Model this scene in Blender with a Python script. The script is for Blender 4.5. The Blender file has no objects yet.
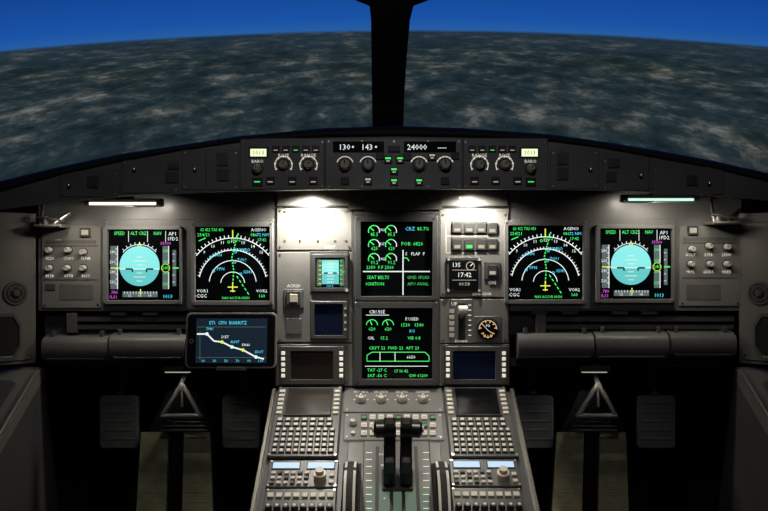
import bpy, math, random
from mathutils import Vector, Matrix
random.seed(4)
PITCH=math.radians(14.3); D=1.9; F=844.0
X=Vector((1,0,0)); V=Vector((0,math.sin(PITCH),math.cos(PITCH))); WV=Vector((0,-math.cos(PITCH),math.sin(PITCH)))
O=Vector((0,0,0.95)); CAM=O+WV*D
sc=bpy.context.scene
try:
    sc.view_settings.view_transform='Standard'; sc.view_settings.look='None'
except Exception: pass
def uvw(u,v,w): return O+X*u+V*v+WV*w
def at(px,py,w):
    s=(D-w)/F
    return uvw((px-384)*s,(255.5-py)*s,w)
# ---------------------------------------------------------------- materials
MATS={}
def mat(name,col,rough=.5,metal=0,emit=0,noise=0.0,nscale=60,bump=0.0,spec=None,base=.1):
    if name in MATS: return MATS[name]
    m=bpy.data.materials.new(name); m.use_nodes=True
    nt=m.node_tree; b=nt.nodes['Principled BSDF']
    b.inputs['Base Color'].default_value=(*col,1); b.inputs['Roughness'].default_value=rough
    b.inputs['Metallic'].default_value=metal
    if spec is not None: b.inputs['Specular IOR Level'].default_value=spec
    if emit:
        b.inputs['Emission Color'].default_value=(*col,1); b.inputs['Emission Strength'].default_value=emit
        b.inputs['Base Color'].default_value=(col[0]*base,col[1]*base,col[2]*base,1)
    if noise or bump:
        tc=nt.nodes.new('ShaderNodeTexCoord'); n=nt.nodes.new('ShaderNodeTexNoise'); n.inputs['Scale'].default_value=nscale
        n.inputs['Detail'].default_value=6
        nt.links.new(tc.outputs['Object'],n.inputs['Vector'])
        if noise:
            mr=nt.nodes.new('ShaderNodeMapRange'); mr.inputs['From Min'].default_value=.3; mr.inputs['From Max'].default_value=.7
            mr.inputs['To Min'].default_value=1-noise; mr.inputs['To Max'].default_value=1+noise
            nt.links.new(n.outputs['Fac'],mr.inputs['Value'])
            vm=nt.nodes.new('ShaderNodeVectorMath'); vm.operation='SCALE'; vm.inputs[0].default_value=col
            nt.links.new(mr.outputs['Result'],vm.inputs['Scale']); nt.links.new(vm.outputs['Vector'],b.inputs['Base Color'])
        if bump:
            bp=nt.nodes.new('ShaderNodeBump'); bp.inputs['Strength'].default_value=bump; bp.inputs['Distance'].default_value=.002
            n2=nt.nodes.new('ShaderNodeTexNoise'); n2.inputs['Scale'].default_value=nscale*6
            nt.links.new(tc.outputs['Object'],n2.inputs['Vector'])
            nt.links.new(n2.outputs['Fac'],bp.inputs['Height']); nt.links.new(bp.outputs['Normal'],b.inputs['Normal'])
    MATS[name]=m; return m
mat('panel',(.225,.22,.21),.38,noise=.14,nscale=9,bump=.12)
mat('panel2',(.140,.139,.137),.36,noise=.14,nscale=14,bump=.08)
mat('paneld',(.070,.070,.072),.42,noise=.15,nscale=14)
mat('glare',(.14,.138,.136),.42,noise=.18,nscale=10,bump=.2)
mat('fcu',(.235,.23,.22),.36,noise=.12,nscale=14,bump=.1)
mat('pad',(.010,.010,.012),.7,bump=.4,nscale=80)
mat('black',(.010,.010,.011),.45)
mat('gloss',(.008,.008,.009),.15)
mat('bezel',(.075,.077,.078),.38)
mat('bezell',(.18,.18,.178),.4)
mat('screen',(.003,.004,.005),.12)
mat('screenblue',(.008,.014,.040),.15)
mat('screenbrown',(.028,.021,.018),.2)
mat('key',(.62,.59,.53),.45); mat('keyd',(.045,.045,.045),.45)
mat('metal',(.55,.52,.47),.3,1); mat('knob',(.66,.57,.46),.4)
mat('white',(.75,.73,.68),.5); mat('lever',(.012,.012,.013),.28); mat('rubber',(.008,.008,.008),.7)
mat('olive',(.27,.26,.15),.6,noise=.25,nscale=30,bump=.3); mat('greypad',(.15,.155,.155),.6,noise=.15)
mat('tray',(.125,.124,.12),.38,noise=.12,nscale=20)
mat('floorm',(.02,.02,.022),.8,noise=.3,nscale=30,bump=.4); mat('wallm',(.045,.042,.042),.7,noise=.15,nscale=12)
mat('cheek',(.12,.115,.105),.45,noise=.15,nscale=9,bump=.2)
E=1.0
mat('e_g',(.06,.92,.16),emit=E); mat('e_c',(.08,.70,.95),emit=E); mat('e_w',(.85,.92,.9),emit=E)
mat('e_y',(.75,.85,.08),emit=E); mat('e_m',(.75,.12,.75),emit=.8); mat('e_a',(.95,.45,.08),emit=E)
mat('e_sky',(.24,.78,.76),emit=1.05); mat('e_gnd',(.12,.55,.54),emit=1.05); mat('e_tape',(.10,.13,.13),emit=1)
mat('e_lcd',(.70,.85,.50),emit=1.4); mat('e_lcdb',(.45,.62,.85),emit=1.1); mat('e_warm',(1,.80,.50),emit=2.5)
mat('e_strip',(1,.76,.50),emit=3.2); mat('e_stripc',(.50,.80,.65),emit=1.4); mat('e_tab',(.005,.013,.026),emit=1)
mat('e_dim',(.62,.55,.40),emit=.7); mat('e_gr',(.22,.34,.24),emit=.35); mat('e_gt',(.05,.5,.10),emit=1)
mat('e_int',(.84,.80,.68),emit=.65,base=.8)
# ---------------------------------------------------------------- frames / builder
class Frame:
    def __init__(s,o,ex,ey):
        s.o=o; s.ex=ex.normalized(); s.ez=s.ex.cross(ey).normalized(); s.ey=s.ez.cross(s.ex)
    def L(s,px,py):
        d=X*((px-384)/F)+V*((255.5-py)/F)-WV
        t=(s.o-CAM).dot(s.ez)/d.dot(s.ez); P=CAM+d*t-s.o
        return P.dot(s.ex),P.dot(s.ey)
    def sc(s,px,py):
        d=X*((px-384)/F)+V*((255.5-py)/F)-WV
        return (s.o-CAM).dot(s.ez)/d.dot(s.ez)/F
    def W(s,a,b,h): return s.o+s.ex*a+s.ey*b+s.ez*h
def flat(w): return Frame(uvw(0,0,w),X,V)
TXT={}
def textmesh(s):
    if s in TXT: return TXT[s]
    c=bpy.data.curves.new('t','FONT'); c.body=s; c.resolution_u=1; c.size=1; c.align_x='CENTER'; c.align_y='CENTER'
    ob=bpy.data.objects.new('t',c); sc.collection.objects.link(ob)
    dg=bpy.context.evaluated_depsgraph_get(); dg.update()
    me=bpy.data.meshes.new_from_object(ob.evaluated_get(dg))
    r=([tuple(v.co) for v in me.vertices],[tuple(p.vertices) for p in me.polygons])
    bpy.data.objects.remove(ob); bpy.data.curves.remove(c); bpy.data.meshes.remove(me)
    TXT[s]=r; return r
class B:
    def __init__(s,name,fr):
        s.name=name; s.f=fr; s.v=[]; s.fc=[]; s.m=[]; s.sm=[]; s.ml=[]
    def mi(s,m):
        if m not in s.ml: s.ml.append(m)
        return s.ml.index(m)
    def raw(s,pts,faces,m,smooth=False,world=False):
        b=len(s.v)
        for p in pts: s.v.append(p if world else s.f.W(*p))
        k=s.mi(m)
        for f in faces: s.fc.append([b+i for i in f]); s.m.append(k); s.sm.append(smooth)
    def rl(s,a0,a1,b0,b1,r,n=3):
        r=min(r,(a1-a0)/2.01,(b1-b0)/2.01); pts=[]
        if r<=1e-6: return [(a0,b0),(a1,b0),(a1,b1),(a0,b1)]
        for cx,cy,st in ((a1-r,b0+r,-90),(a1-r,b1-r,0),(a0+r,b1-r,90),(a0+r,b0+r,180)):
            for i in range(n+1):
                t=math.radians(st+90*i/n); pts.append((cx+r*math.cos(t),cy+r*math.sin(t)))
        return pts
    def rect(s,x0,x1,y0,y1):
        xm,ym=(x0+x1)/2,(y0+y1)/2
        return s.f.L(x0,ym)[0],s.f.L(x1,ym)[0],s.f.L(xm,y1)[1],s.f.L(xm,y0)[1]
    def loops(s,loops,m,cap=True,capb=False,smooth=False):
        n=len(loops[0]); pts=[p for l in loops for p in l]; fs=[]
        for k in range(len(loops)-1):
            for i in range(n):
                j=(i+1)%n; fs.append((k*n+i,k*n+j,(k+1)*n+j,(k+1)*n+i))
        s.raw(pts,fs,m,smooth)
        if cap: s.raw(loops[-1],[tuple(range(n))],m)
        if capb: s.raw(loops[0],[tuple(reversed(range(n)))],m)
    def box(s,x0,x1,y0,y1,h0,h1,m,ch=0.6,r=0):
        a0,a1,b0,b1=s.rect(x0,x1,y0,y1); s.boxm(a0,a1,b0,b1,h0/1e3,h1/1e3,m,ch/1e3,r/1e3)
    def boxm(s,a0,a1,b0,b1,h0,h1,m,ch=.0006,r=0):
        ch=min(ch,(a1-a0)/3,(b1-b0)/3,(h1-h0)*.9)
        l=lambda i,h:[(a,b,h) for a,b in s.rl(a0+i,a1-i,b0+i,b1-i,max(r-i*.5,0) if r else 0)]
        if ch>0: s.loops([l(0,h0),l(0,h1-ch),l(ch,h1)],m,capb=True)
        else: s.loops([l(0,h0),l(0,h1)],m,capb=True)
    def quad(s,x0,x1,y0,y1,h,m):
        a0,a1,b0,b1=s.rect(x0,x1,y0,y1); h/=1e3
        s.raw([(a0,b0,h),(a1,b0,h),(a1,b1,h),(a0,b1,h)],[(0,1,2,3)],m)
    def bezel(s,o,i,h,m,ms,r=4,base=0):
        O_=s.rect(*o); I=s.rect(*i); h/=1e3; r/=1e3; base/=1e3
        def l(R,d,hh,rr): return [(a,b,hh) for a,b in s.rl(R[0]+d,R[1]-d,R[2]+d,R[3]-d,rr)]
        s.loops([l(O_,0,base,r),l(O_,0,h-.0012,r),l(O_,.0012,h,r*.8),l(I,-.001,h,r*.6),l(I,0,base+.001,r*.5)],m,cap=False,capb=True)
        L_=l(I,-.0002,base+.0012,r*.5); s.raw(L_,[tuple(range(len(L_)))],ms)
    def cylm(s,a,b,r,h0,h1,m,r1=None,n=20,mc=None):
        r1=r if r1 is None else r1
        c=lambda rr,h:[(a+rr*math.cos(2*math.pi*i/n),b+rr*math.sin(2*math.pi*i/n),h) for i in range(n)]
        s.loops([c(r,h0),c(r1,h1)],m,cap=False,smooth=True)
        s.raw(c(r1,h1),[tuple(range(n))],mc or m)
    def cyl(s,px,py,r,h0,h1,m,r1=None,n=20,mc=None):
        a,b=s.f.L(px,py); k=s.f.sc(px,py); s.cylm(a,b,r*k,h0/1e3,h1/1e3,m,None if r1 is None else r1*k,n,mc)
    def knob(s,px,py,r,h,m='knob',ang=90,base='keyd'):
        a,b=s.f.L(px,py); k=s.f.sc(px,py); R=r*k; h/=1e3
        s.cylm(a,b,R*1.25,0,.002,base); s.cylm(a,b,R,.002,h*.75,m,R*.88); s.cylm(a,b,R*.88,h*.75,h,m,R*.7)
        t=math.radians(ang); c,sn=math.cos(t),math.sin(t); w=R*.12; hh=h+.0003
        s.raw([(a-sn*w,b+c*w,hh),(a+sn*w,b-c*w,hh),(a+c*R*.7+sn*w,b+sn*R*.7-c*w,hh),(a+c*R*.7-sn*w,b+sn*R*.7+c*w,hh)],[(0,1,2,3)],'e_int' if m in('bezel','lever','keyd') else 'black')
    def ring(s,px,py,r,w,h,m,a0=0,a1=360,n=28):
        a,b=s.f.L(px,py); k=s.f.sc(px,py); r*=k; w*=k/2; h/=1e3; pts=[]; fs=[]
        for i in range(n+1):
            t=math.radians(a0+(a1-a0)*i/n); c,sn=math.cos(t),math.sin(t)
            pts+= [(a+(r-w)*c,b+(r-w)*sn,h),(a+(r+w)*c,b+(r+w)*sn,h)]
            if i<n: fs.append((2*i,2*i+1,2*i+3,2*i+2))
        s.raw(pts,fs,m)
    def ticks(s,px,py,r0,r1,w,h,m,a0,a1,n):
        for i in range(n):
            t=math.radians(a0+(a1-a0)*i/max(1,n-1)); c,sn=math.cos(t),-math.sin(t)
            s.line([(px+r0*c,py+r0*sn),(px+r1*c,py+r1*sn)],w,h,m)
    def line(s,P,w,h,m):
        h/=1e3
        for (x0,y0),(x1,y1) in zip(P[:-1],P[1:]):
            a0,b0=s.f.L(x0,y0); a1,b1=s.f.L(x1,y1); k=s.f.sc(x0,y0)*w/2
            d=Vector((a1-a0,b1-b0)); 
            if d.length<1e-7: continue
            d.normalize(); nx,ny=-d.y*k,d.x*k
            s.raw([(a0-nx,b0-ny,h),(a1-nx,b1-ny,h),(a1+nx,b1+ny,h),(a0+nx,b0+ny,h)],[(0,1,2,3)],m)
    def disc(s,px,py,r,h,m,a0=0,a1=360,n=28):
        a,b=s.f.L(px,py); k=s.f.sc(px,py)*r; h/=1e3
        s.raw([(a+k*math.cos(math.radians(a0+(a1-a0)*i/n)),b+k*math.sin(math.radians(a0+(a1-a0)*i/n)),h) for i in range(n+1)],[tuple(range(n+1))],m)
    def text(s,t,px,py,size,h,m,sx=1):
        vs,fs=textmesh(t); a,b=s.f.L(px,py); k=s.f.sc(px,py)*size; h/=1e3
        s.raw([(a+x*k*sx,b+y*k,h) for x,y,z in vs],fs,m)
    def tube(s,p0,p1,r0,r1,m,n=16,world=False,cap=True):
        p0,p1=Vector(p0),Vector(p1); d=(p1-p0).normalized()
        q=d.orthogonal().normalized(); w=d.cross(q)
        c=lambda p,r:[tuple(p+q*r*math.cos(2*math.pi*i/n)+w*r*math.sin(2*math.pi*i/n)) for i in range(n)]
        A,C=c(p0,r0),c(p1,r1)
        if world: A=[Vector(t) for t in A]; C=[Vector(t) for t in C]
        s.raw(A+C,[(i,(i+1)%n,n+(i+1)%n,n+i) for i in range(n)],m,True,world)
        if cap: s.raw(A,[tuple(reversed(range(n)))],m,False,world); s.raw(C,[tuple(range(n))],m,False,world)
    def roll(s,x0,x1,y0,y1,h0,h1,m,n=14):
        a0,a1,b0,b1=s.rect(x0,x1,y0,y1); h0/=1e3;h1/=1e3; bm=(b0+b1)/2; hb=(b1-b0)/2
        prof=[(bm+hb,h0)]+[(bm+hb*math.copysign(abs(math.cos(math.pi*i/n))**.6,math.cos(math.pi*i/n)),h0+(h1-h0)*math.sin(math.pi*i/n)**.6) for i in range(1,n)]+[(bm-hb,h0)]
        N=len(prof); pts=[(a0,b,h) for b,h in prof]+[(a1,b,h) for b,h in prof]
        s.raw(pts,[(i,i+1,N+i+1,N+i) for i in range(N-1)],m,True)
        s.raw(pts,[tuple(reversed(range(N))),tuple(range(N,2*N)),(0,N,2*N-1,N-1)],m)
    def screw(s,px,py,h=0,r=1.1):
        s.cyl(px,py,r,h,h+1.0,'metal',n=10)
    def sw(s,x0,x1,y0,y1,h=4,m='keyd',lit=None):
        s.box(x0,x1,y0,y1,0,h,m,.8)
        if lit: s.quad(x0+(x1-x0)*.2,x1-(x1-x0)*.2,y0+(y1-y0)*.55,y1-(y1-y0)*.15,h+.3,lit)
    def done(s):
        c=sum(s.v,Vector())/len(s.v)
        me=bpy.data.meshes.new(s.name); me.from_pydata([tuple(v-c) for v in s.v],[],s.fc); 
        for m in s.ml: me.materials.append(MATS[m])
        me.polygons.foreach_set('material_index',s.m); me.polygons.foreach_set('use_smooth',s.sm); me.update()
        ob=bpy.data.objects.new(s.name,me); ob.location=c; sc.collection.objects.link(ob); return ob
def rtext(n=3): return ''.join(random.choice('0123456789ABCDEFLNRST') for _ in range(n))
P0=flat(0)
# ================================================================ MAIN PANEL
b=B('main_instrument_panel',P0)
b.box(275,510,186,386,-45,0,'panel',1)
b.box(38,275,190,311,-45,-1,'panel2',1)
b.box(510,742,190,311,-45,-1,'panel2',1)
for (x0,x1,y0,y1,m) in ((42,101,226,308,'panel'),(103,274,219,309,'panel2'),(511,676,219,309,'panel2'),(679,740,226,306,'panel'),
        (277,352,208,250,'panel'),(277,352,252,342,'panel'),(440,508,212,297,'panel'),(440,508,299,343,'panel'),
        (278,349,344,385,'panel2'),(441,509,344,385,'panel2'),(352,440,213,386,'paneld')):
    b.box(x0,x1,y0,y1,-1,2,m,1,3)
    for sx in (x0+3,x1-3):
        for sy in (y0+3,y1-3): b.screw(sx,sy,2)
for x in (276,352.8,439.3,509.3): b.line([(x,208),(x,386)],1.2,.4,'black')
for y in (251,343): b.line([(277,y),(352,y)],1.4,.4,'black')
for y in (298,343.4): b.line([(440,y),(509,y)],1.4,.4,'black')
b.box(277,508,190,206,-1,5,'panel',2); b.box(348,442,192,210,5,9,'panel2',1.5)
for x in (289,330,360,395,430,460,500): b.screw(x,198,9 if 348<x<442 else 5,1.2)
b.line([(277,206.8),(508,206.8)],1.4,5.2,'black')
for (x,y) in ((50,250),(50,268),(69,250),(68,268),(84,252),(84,268)):
    b.cyl(x,y,4.4,2,3,'bezel'); b.knob(x,y,3.2,17,'key',random.choice((90,60,130)))
for y in (258.5,276):
    for x in (50,69,86): b.text(rtext(4),x,y,4.2,2.3,'e_int')
b.box(81,91,228,237,2,8,'keyd',1); b.quad(82.5,89.5,230,235,8.2,'e_dim')
b.box(46,96,240,243.5,2,3,'panel2'); b.box(46,56,284,290,2,4,'paneld'); b.box(60,94,284,300,2,3,'panel2',.8,2)
b.line([(44,246),(98,246)],.8,2.3,'black'); b.line([(44,280),(98,280)],.8,2.3,'black')
b.ring(59,259,19,.7,2.2,'e_int',60,120)
for (x,y) in ((708,246),(726,247),(709,264),(726,264),(690,264),(691,249)):
    b.cyl(x,y,4.4,2,3,'bezel'); b.knob(x,y,3.2,17,'key',random.choice((90,60,130)))
for y in (255,272):
    for x in (690,708,726): b.text(rtext(4),x,y,4.2,2.3,'e_int')
b.box(687,697,226,235,2,8,'keyd',1); b.quad(688.5,695.5,228,233,8.2,'e_dim')
b.box(683,736,237,241,2,3,'panel2'); b.box(686,720,284,300,2,3,'panel2',.8,2)
b.line([(682,243),(737,243)],.8,2.3,'black'); b.line([(682,278),(737,278)],.8,2.3,'black')
b.box(284,304,289,308,2,5,'panel2',1,2); b.sw(287,301,291,305,9,'bezel'); b.box(290,298,294,302,9,11,'knob',.8)
b.text('A/SKID',294,286,4.5,2.3,'e_int'); b.text('STBY',330,247.5,5,2.3,'e_int')
for x in (285,300,318,335,346): b.screw(x,212,2); b.screw(x,241,2)
b.text('AUTO BRK',466,218,5,2.3,'white')
for x in (452,464,476): 
    b.box(x-1,x+11,221.5,234.5,2,3,'bezel',.3); b.box(x-1,x+11,237.5,251.5,2,3,'bezel',.3)
    b.sw(x,x+10,223,233,7,'keyd','e_dim'); b.sw(x,x+10,239,250,7,'keyd','e_g' if x==464 else 'e_dim')
for y in (223,239): b.sw(487,497,y,y+11,7,'keyd','e_dim')
b.line([(446,236),(500,236)],.7,2.4,'white'); b.line([(446,221),(446,253),(500,253)],.7,2.4,'white')
b.sw(484,500,262,279,6,'bezel'); b.sw(487,497,265,276,10,'keyd','e_dim'); b.text('ON',492,283,5,2.3,'e_int'); b.text('LDG GEAR',482,294,4,2.3,'e_int')
b.box(450,473,299,343,2,5,'panel2',1,2); b.box(458,465,303,340,5,5.6,'black',0)
for i in range(7): b.line([(468,305+i*5),(471,305+i*5)],.8,5.4,'e_int')
b.text('UP',454,304,5,5.4,'e_int'); b.text('DOWN',461,341,3.6,5.4,'e_int')
for i in range(5): b.box(449,454,309+i*6,313+i*6,5,6,'key',.2)
b.box(286,302,318,334,2,4,'panel2',1,2)
for x0,x1 in ((40,275),(510,740)):
    b.box(x0,x1,309,336,-60,-25,'paneld',1)
    b.box(x0+28,x1-4,317,322,-25,-8,'bezel',1); b.box(x0+28,x1-4,325,330,-25,-12,'bezel',1)
    b.box(x0+26,x0+36,313,333,-25,-2,'tray',1)
    b.box(x0,x1,360,368,-60,-30,'paneld',1)
for x in (118,150,210,240): b.box(x-8,x+8,312,315.5,-25,-1,'bezel',.6)
for x in (540,570,620,650): b.box(x-8,x+8,311,314.5,-25,-1,'bezel',.6)
b.done()
# ================================================================ DISPLAYS
def pfd(ox,oy):
    b=B('primary_flight_display',P0); T=lambda x:x+ox; U=lambda y:y+oy
    b.bezel((T(104),T(183),U(226),U(304)),(T(109),T(180),U(230),U(300)),11,'bezell','screen',base=2)
    for q in ((106,228),(181,228),(106,302),(181,302)): b.screw(T(q[0]),U(q[1]),11,.9)
    h=3.6
    for i,(t,m) in enumerate((('SPEED','e_g'),('ALT CRZ','e_g'),('NAV','e_g'))):
        b.text(t,T(120+i*19),U(233.5),5,h,m,.8)
    b.text('AP1',T(173),U(234),5,h,'e_w'); b.text('1FD2',T(173),U(239),5,h,'e_w')
    for x in (129,148,166): b.line([(T(x),U(231)),(T(x),U(242))],.5,h,'e_w')
    b.disc(T(140),U(266),20,h,'e_sky',-8,188); b.disc(T(140),U(266),20,h,'e_gnd',188,352)
    b.quad(T(120.2),T(159.8),U(263.2),U(269),h+.05,'e_sky')
    b.line([(T(120),U(269)),(T(160),U(269))],.9,h+.2,'e_w')
    for i in range(-3,4):
        if i: b.line([(T(140-(3 if i%2 else 6)),U(269+i*4)),(T(140+(3 if i%2 else 6)),U(269+i*4))],.6,h+.2,'e_w')
    b.line([(T(126),U(269)),(T(133),U(269)),(T(133),U(272))],1.6,h+.4,'black'); b.line([(T(154),U(269)),(T(147),U(269)),(T(147),U(272))],1.6,h+.4,'black')
    b.ring(T(140),U(266),21.5,.6,h,'e_w',40,140); b.ticks(T(140),U(266),21.5,24,.6,h,'e_w',45,135,9)
    b.line([(T(140),U(243)),(T(138),U(246)),(T(142),U(246)),(T(140),U(243))],.8,h,'e_y')
    b.quad(T(111),T(118),U(246),U(289),h,'e_tape'); b.line([(T(118),U(246)),(T(118),U(289))],.8,h+.1,'e_w')
    for i in range(8): b.line([(T(116),U(249+i*5)),(T(118),U(249+i*5))],.7,h+.1,'e_w')
    for i in range(4): b.text(str(220+20*(3-i)),T(113.2),U(252+i*10),4,h+.1,'e_w')
    b.line([(T(111),U(268)),(T(120),U(268))],1,h+.2,'e_y')
    b.quad(T(163),T(169),U(246),U(289),h,'e_tape'); b.line([(T(169),U(246)),(T(169),U(289))],.8,h+.1,'e_w')
    for i in range(4): b.text(str(240-i*5),T(166),U(251+i*11),4,h+.1,'e_g')
    b.quad(T(161.5),T(170.5),U(264),U(272),h+.15,'screen'); b.ring(T(166),U(268),4,.6,h+.2,'e_y'); b.text('240',T(166),U(268),5,h+.3,'e_g')
    b.quad(T(173),T(176.5),U(250),U(286),h,'e_tape'); b.line([(T(173.5),U(268)),(T(179),U(268))],1.4,h+.2,'e_g')
    for i in range(5): b.line([(T(173),U(254+i*7)),(T(175),U(254+i*7))],.6,h+.1,'e_w')
    b.quad(T(123),T(158),U(291.5),U(297),h,'e_tape')
    for i in range(12): b.line([(T(125+i*2.9),U(291.5)),(T(125+i*2.9),U(293.6))],.6,h+.1,'e_w')
    for i in range(3): b.text(str(12+i),T(130+i*10),U(295.6),3.6,h+.1,'e_w')
    b.line([(T(141),U(289)),(T(141),U(295))],1,h+.2,'e_y')
    b.text('.780',T(114.5),U(292.5),4.6,h,'e_m'); b.text('ILS1',T(114),U(297),4.6,h,'e_m'); b.text('1013',T(168),U(296.5),5,h,'e_c'); b.text('35000',T(166),U(243.5),4.3,h,'e_m')
    b.done()
pfd(0,0); pfd(490.5,-1.2)
def nd(ox,oy):
    b=B('navigation_display',P0); T=lambda x:x+ox; U=lambda y:y+oy
    b.bezel((T(192),T(273.5),U(222),U(305)),(T(196),T(270),U(227),U(300.5)),11,'bezell','screen',base=2)
    for q in ((194,224.5),(271.5,224.5),(194,302.5),(271.5,302.5)): b.screw(T(q[0]),U(q[1]),11,.9)
    h=3.6; cx,cy=T(233),U(284)
    for r,w in ((12,.7),(23.5,.8)): b.ring(cx,cy,r,w,h,'e_w',6,174,30)
    b.ring(cx,cy,34,1.0,h,'e_w',12,168,36); b.ring(cx,cy,46,.9,h,'e_w',38,142,30)
    b.ticks(cx,cy,46,49,.8,h,'e_w',40,140,21); b.ticks(cx,cy,34,36,.6,h,'e_w',14,166,30)
    for i,t in enumerate(('9','10','11','12','13','14','15')):
        a=math.radians(132-14*i); b.text(t,cx+42.5*math.cos(a),cy-42.5*math.sin(a),4.4,h,'e_w')
    P=[(0,0),(1,-14),(-1,-26),(2,-38),(6,-52)]
    for (x0,y0),(x1,y1) in zip(P[:-1],P[1:]):
        for k in range(4):
            b.line([(cx+x0+(x1-x0)*k/4,cy+y0+(y1-y0)*k/4),(cx+x0+(x1-x0)*(k+.6)/4,cy+y0+(y1-y0)*(k+.6)/4)],1.1,h+.1,'e_g')
    b.line([(cx,cy-54),(cx,cy-46)],1.2,h+.1,'e_y'); b.line([(cx-5,cy+3),(cx+5,cy+3)],1.1,h+.2,'e_y'); b.line([(cx,cy-2),(cx,cy+8)],1.1,h+.2,'e_y'); b.line([(cx-2.5,cy+7),(cx+2.5,cy+7)],1,h+.2,'e_y')
    for (dx,dy,t,m) in ((10,-34,'ROMEO','e_c'),(9,-24,'TOU','e_c'),(-12,-15,'PPN','e_c'),(15,-12,'GS41','e_c'),(-15,-29,'LAN','e_c'),(3,-44,'D112','e_g')):
        b.text(t,cx+dx,cy+dy,4.3,h+.1,m)
        b.ring(cx+dx-7,cy+dy+2,1.2,.6,h+.1,m,n=6)
    for k in range(5): b.line([(cx+4+k*2.6,cy-8+k*4),(cx+5.6+k*2.6,cy-5.6+k*4)],.9,h,'e_g')
    b.text('GS 452 TAS 450',T(212),U(230),4.4,h,'e_g',.8); b.text('254/21',T(204),U(235),4.6,h,'e_g'); b.line([(T(199),U(241)),(T(206),U(238))],.9,h,'e_g')
    b.text('AGENO',T(259),U(230),4.4,h,'e_w'); b.text('086',T(254),U(235),4.4,h,'e_g'); b.text('72 NM',T(263),U(235),4.2,h,'e_c'); b.text('17:42',T(262),U(240),4.2,h,'e_g')
    b.text('VOR1',T(203),U(291),4.6,h,'e_w'); b.text('CGC',T(202),U(296),5,h,'e_w'); b.text('VOR2',T(262),U(291),4.4,h,'e_w'); b.text('160',T(262),U(296),4.6,h,'e_g')
    b.text('NAV ACCUR HIGH',T(236),U(298),3.6,h,'e_g',.9)
    b.done()
nd(0,0); nd(312,-1.2)
b=B('engine_display',P0); h=3.8
b.bezel((355,437.5,216,300.5),(361,432,222,296),12,'bezel','screen',base=2)
for q in ((358,219),(434,219),(358,298),(434,298)): b.screw(q[0],q[1],12,1)
for y,t in ((231,'85.5'),(245,'620'),(259,'91.2')):
    for x in (374,391):
        b.ring(x,y,5.5,.8,h,'e_w',-20,60,6); b.ring(x,y,5.5,1,h+.1,'e_g',60,200,10)
        b.line([(x,y),(x-4,y-3.6)],1,h+.1,'e_g'); b.text(t,x+.5,y+3.6,5,h+.1,'e_g',.9)
b.text('N1',383,230,4,h,'e_w'); b.text('EGT',383,244,3.6,h,'e_w'); b.text('N2',383,259,3.6,h,'e_w')
b.text('2350  F.F 2360',380,267.5,4.6,h,'e_g')
b.text('CRZ',410,229,5,h,'e_c'); b.text('85.7%',423,229,5,h,'e_g'); b.text('FOB: 6820',412,244,5,h,'e_g'); b.text('S   FLAP  F',415,254,4.4,h,'e_w')
b.line([(403,250),(403,295)],1.1,h,'e_w'); b.line([(363,271.5),(430,271.5)],1.1,h,'e_w')
b.text('SEAT BELTS',378,277.5,4.8,h,'e_g',.9); b.text('IGNITION',375,284,4.6,h,'e_g',.9); b.text('GND SPLRS',418,277.5,4.4,h,'e_gt'); b.text('APU AVAIL',418,284,4.4,h,'e_gt')
b.line([(402.9,258),(407,258),(409,261)],.9,h,'e_g')
b.done()
b=B('system_display',P0)
b.bezel((355,437.5,301.5,384.5),(362,432,308,378.5),12,'bezel','screen',base=2)
for q in ((358,304),(434,304),(358,382),(434,382)): b.screw(q[0],q[1],12,1)
b.text('CRUISE',377,312,5,h,'e_w'); b.line([(366,315),(389,315)],.6,h,'e_w')
for x in (372,388):
    b.ring(x,325,5.5,.8,h,'e_g',0,180,12); b.line([(x,325),(x-2,320)],.9,h,'e_g'); b.text('620',x,329,4.6,h,'e_g')
b.text('F.USED',412,319,4.4,h,'e_w'); b.text('1530   1540',412,325,4.8,h,'e_g'); b.text('KG',412,331,4,h,'e_c')
b.text('OIL',371,338,4.4,h,'e_w'); b.text('15.2',384,338,4.6,h,'e_g'); b.text('VIB 0.8',414,338,4.4,h,'e_g')
b.text('CKPT 22  FWD 22  AFT 23',394,348,4.4,h,'e_g')
b.line([(367,361),(367,355),(372,352),(425,352),(429,356),(429,361),(367,361)],.7,h,'e_g')
for x in (380,395): b.line([(x,352),(x,361)],.7,h,'e_w')
b.text('6650',411,357,4.4,h+.1,'e_w')
b.line([(365,366),(428,366)],.6,h,'e_w')
b.text('TAT -27 C',377,370,4.4,h,'e_g'); b.text('SAT -56 C',377,375.5,4.4,h,'e_g'); b.text('17 H 42',401,371,4.4,h,'e_g'); b.text('GW 61200',418,375.5,4.2,h,'e_g')
b.done()
b=B('standby_attitude_indicator',P0)
b.box(310,349,251,293,2,4,'paneld',1,3)
b.bezel((312,348,254,291.5),(316,345,258,287.5),10,'bezel','screen',base=4); h=5.8
b.quad(322,339,260,273,h,'e_sky'); b.quad(322,339,273,284,h,'e_gnd'); b.line([(322,273),(339,273)],.8,h+.1,'e_w')
for i in range(-3,4): b.line([(327,273+i*3),(334,273+i*3)],.6,h+.15,'e_w')
b.line([(324,273),(328,273)],1.4,h+.2,'black'); b.line([(333,273),(337,273)],1.4,h+.2,'black')
b.quad(317,321.5,259,286,h,'e_gr'); b.quad(340,344.5,259,286,h,'e_gr')
for i in range(6):
    b.line([(319,261+i*4.5),(321.5,261+i*4.5)],.9,h+.1,'e_y'); b.line([(340,261+i*4.5),(342.5,261+i*4.5)],.9,h+.1,'e_g')
b.text('240',342.5,272,3.4,h+.2,'e_g'); b.text('1013',330,286,3.6,h+.1,'e_c'); b.ring(330.5,270,8,.7,h+.1,'e_y',40,140,10)
b.cyl(347,290,1.6,10,14,'knob'); b.done()
b=B('standby_radio_compass_indicator',P0)
b.box(310,349,300,339,2,4,'paneld',1,3)
b.bezel((311,348,301,338.5),(315,343,304,335),10,'bezel','screenblue',base=4)
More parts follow.
